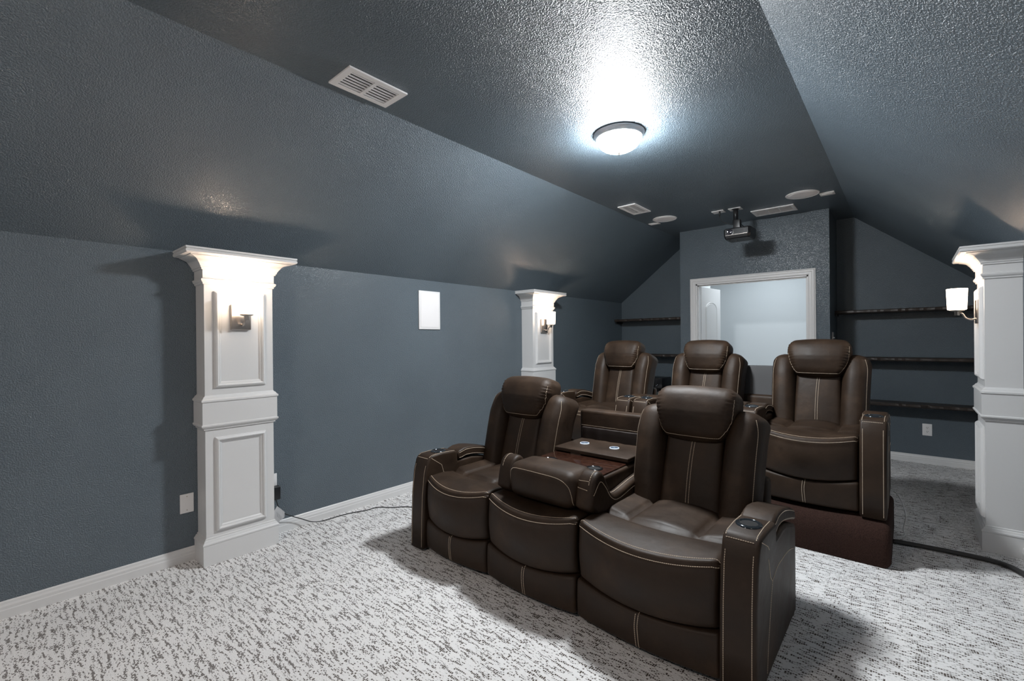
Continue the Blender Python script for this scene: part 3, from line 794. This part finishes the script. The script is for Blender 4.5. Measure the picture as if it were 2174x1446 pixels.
# front sofa -------------------------------------------------------
FX, FY = -1.455, 1.85
sofa = thing('reclining_sofa', 'front row brown leather reclining sofa with its middle seatback folded into a table', 'sofa', (FX, FY, 0))
def fx(x): return x-FX
add_base(sofa, fx(-2.36), fx(-.55))
add_arm(sofa, fx(-.487), 1); add_arm(sofa, fx(-2.424), -1)
add_seat(sofa, fx(-.883), .662); add_seat(sofa, fx(-1.516), .598); add_seat(sofa, fx(-2.088), .540)
add_back(sofa, fx(-.880)); add_back(sofa, fx(-2.075))
# revealed panel behind the folded middle
MX = fx(-1.49)
p = P().rbox((MX, .985, .56), (.285, .055, .30), .02, (4, 1, 2), band=3)
p.stitch([[(MX-.27, 0, .752), (MX+.27, 0, .752)]], (0, 1, 0), off=1.2)
panel = ob('middle_back_panel', p, LM, sofa)
ob('drape', P().rbox((MX, .925, .66), (.255, .010, .082), .006, (14, 1, 4), lambda q, u: (q.x, q.y+.006*math.sin(q.x*60), q.z)), mat('dark_brown_lining', (.02, .013, .011), .55), panel)
# folded table
tb = P().rbox((MX, .60, .556), (.268, .385, .066), .015, (2, 2, 2), band=3)
tbl = ob('fold_down_table', tb, LM, sofa)
ob('table_top', P().box(MX-.252, MX+.252, .300, .62, .612, .632, bev=.004), BURL, tbl)
for x in (-.155, .155):
    c = P().lathe([(.030, .0008), (.035, .0008), (.037, .004), (.041, .006), (.050, .003), (.051, -.002)], (MX+x, .385, .632), 36); c.lathe([(0, .0014), (.02, .0014), (.035, .0016)], (MX+x, .385, .632), 32, 1)  # inner black disc paints the well's shade on the solid table top
    ob('cup_holder', c, [BLACKGLOSS, HOLESHADE], tbl)
ld = P().rbox((MX, .785, .650), (.262, .200, .012), .006, (2, 2, 1), lambda q, u: (q.x, q.y, q.z+.02*max(0, -u.y*.0)), band=3)
lid = ob('table_lid', ld, LM, tbl)
for x in (-.148, .072):
    c = P().lathe([(0, .0035), (.026, .0035), (.026, .0)], (MX+x, .775, .662), 36, 0); c.lathe([(.027, .0), (.027, .0042), (.030, .0042), (.031, 0)], (MX+x, .775, .662), 36, 1)
    c.add([(MX+x+a, .775+b, .6660) for a, b in ((-.013, -.004), (.002, .003), (.001, -.001), (.013, .005), (-.002, -.004), (-.001, 0))], [(0, 1, 2), (3, 4, 5), (1, 5, 4, 2)], 1, False)
    ob('charging_pad', c, [PADBLUE, PADRING], tbl)
ob('release_knob', P().lathe([(0, .022), (.014, .020), (.018, .012), (.018, 0)], (MX+.262, .80, .60), 20, 0, 'x'), BLACKGLOSS, tbl)
# padded parts of the folded back: headrest block at the front, bolsters at the sides
def blk(q, u):
    x, y, z = q
    if u.y < 0: y -= .022*(1-u.x**2)*(1-u.z**2)
    z += .012*(1-u.x**2) if u.z > 0 else 0
    x *= 1-.05*max(0, -u.z)
    return (x, y, z)
hb = P().rbox((MX+.0, .185, .578), (.222, .115, .095), .055, (12, 6, 6), blk, band=6)
pth = [(MX-.205, -.2, .50), (MX-.21, -.2, .59), (MX-.19, -.2, .635), (MX-.15, -.2, .650), (MX, -.2, .652), (MX+.13, -.2, .645), (MX+.185, -.2, .62), (MX+.203, -.2, .57), (MX+.205, -.2, .50)]
hb.stitch([spline(pth, 4)], (0, 1, 0), off=.6)
ob('folded_headrest', hb, LM, tbl)
def fold_bolster(s):
    prof = spline([(.085, .52), (.10, .60), (.125, .662), (.17, .688), (.215, .672), (.262, .60), (.295, .555), (.36, .538), (.52, .560), (.70, .575), (.90, .575)], 3)
    prof = [tuple(v) for v in prof]+[(.93, .55), (.93, .47), (.70, .465), (.45, .462), (.28, .462), (.15, .470)]
    x0, x1 = (MX+.215, MX+.318) if s > 0 else (MX-.318, MX-.215)
    q = P().prism(prof, x0, x1, bev=.022, nb=5)
    edge = x1-.030 if s > 0 else x0+.030
    q.stitch([[Vector((edge, a, 2)) for a in (.11, .14, .17, .2, .24, .28, .36, .5, .7, .9)]], (0, 0, -1), off=1.7)
    sidep = spline([(s*5, .11, .585), (s*5, .17, .64), (s*5, .225, .60), (s*5, .28, .535), (s*5, .36, .505), (s*5, .52, .525), (s*5, .70, .54), (s*5, .9, .54)], 4)
    q.stitch([[Vector((MX+s*.6, a.y, a.z)) for a in sidep]], (-s, 0, 0), off=.6)
    if s > 0: q.stitch([[(x0+.012, -.2, .645), (x1-.03, -.2, .648)], [(x0+.012, -.2, .612), (x1-.028, -.2, .606)]], (0, 1, 0), off=.6)
    return q
for s in (-1, 1): ob('folded_bolster', fold_bolster(s), LM, tbl)

# raised platform -------------------------------------------------
def plat():
    prof = [(3.435, .0), (3.428, .02), (3.426, .13), (3.430, .165), (3.442, .197), (3.462, .225), (3.490, .243), (3.52, .250), (4.10, .250), (4.17, .245), (4.20, .23), (4.21, .02), (4.20, 0)]
    return P().prism([(a, b) for a, b in prof], -2.72, -.075, bev=.04, nb=5)
tag(ob('riser_platform', plat(), RISER), 'low brown carpeted riser platform under the back row of seats', 'platform')

# back row ----------------------------------------------------------
BY, BZ = 3.515, .250
rec = thing('recliner', 'single brown leather recliner at the left end of the back row', 'recliner', (-2.185, BY, BZ))
add_base(rec, -.29, .29)
add_arm(rec, -.347, -1); add_arm(rec, .347, 1); add_seat(rec, 0, .565); add_back(rec, .01, .90)
love = thing('reclining_loveseat', 'two-seat brown leather recliner on the back row with a grey panel between its backs', 'sofa', (-.915, BY, BZ))
add_base(love, -.72, .695)
add_arm(love, -.762, -1); add_arm(love, .755, 1)
add_seat(love, -.425, .560); add_seat(love, .402, .575)
add_back(love, -.440, .90); add_back(love, .398, .95)
c = ob('console', P().box(-.142, .112, .02, .62, .05, .52, bev=.02), LEATHER, love)
for x, s in ((-.085, -1), (.05, 1)):
    a = ob('console_armrest', shared('armrest|10', lambda: arm_mesh(1, False), LM), None, love, (x, 0, 0)); a.scale.x = .92
    ob('armrest_lid', shared('armrest_lid', lambda: arm_lid_mesh(1), LM), None, a)
    ob('cup_holder', shared('cup_holder', cup_holder_mesh, [CHROME, HOLESHADE]), None, a, (0, .165, .6065))
ob('console_back_panel', P().rbox((-.035, .90, .60), (.19, .035, .262), .012, (4, 1, 6), lambda q, u: (q.x, q.y+.04*u.z, q.z+.004*(1-u.x*u.x)*(u.z > 0)), band=3), FABRIC, love)

# ------------------------------------------------------------------ cords on the floor
def flatcord():
    pts = spline([(-.080, 3.905, .012), (.07, 3.925, .012), (.245, 3.935, .013), (.38, 3.93, .013), (.44, 3.90, .013), (.47, 3.86, .013), (.50, 3.80, .013), (.515, 3.70, .013)], 8)
    return P().tube(pts, .022, 12, flat=.55)
tag(ob('cord_cover', flatcord(), GREYCORD), 'thick dark cord cover running over the carpet from platform to right wall', 'cord cover')
wc = P().tube(spline([(-.078, 4.20, .262), (-.060, 4.16, .262), (-.030, 4.10, .22), (-.012, 4.06, .15), (-.018, 4.08, .09), (-.026, 4.10, .04), (-.018, 4.09, .006), (-.03, 4.05, .005), (-.060, 4.02, .005)], 8), .0034, 8)
tag(ob('white_cord', wc, PLASTIC), 'thin white cord dangling off the right end of the platform', 'cord')
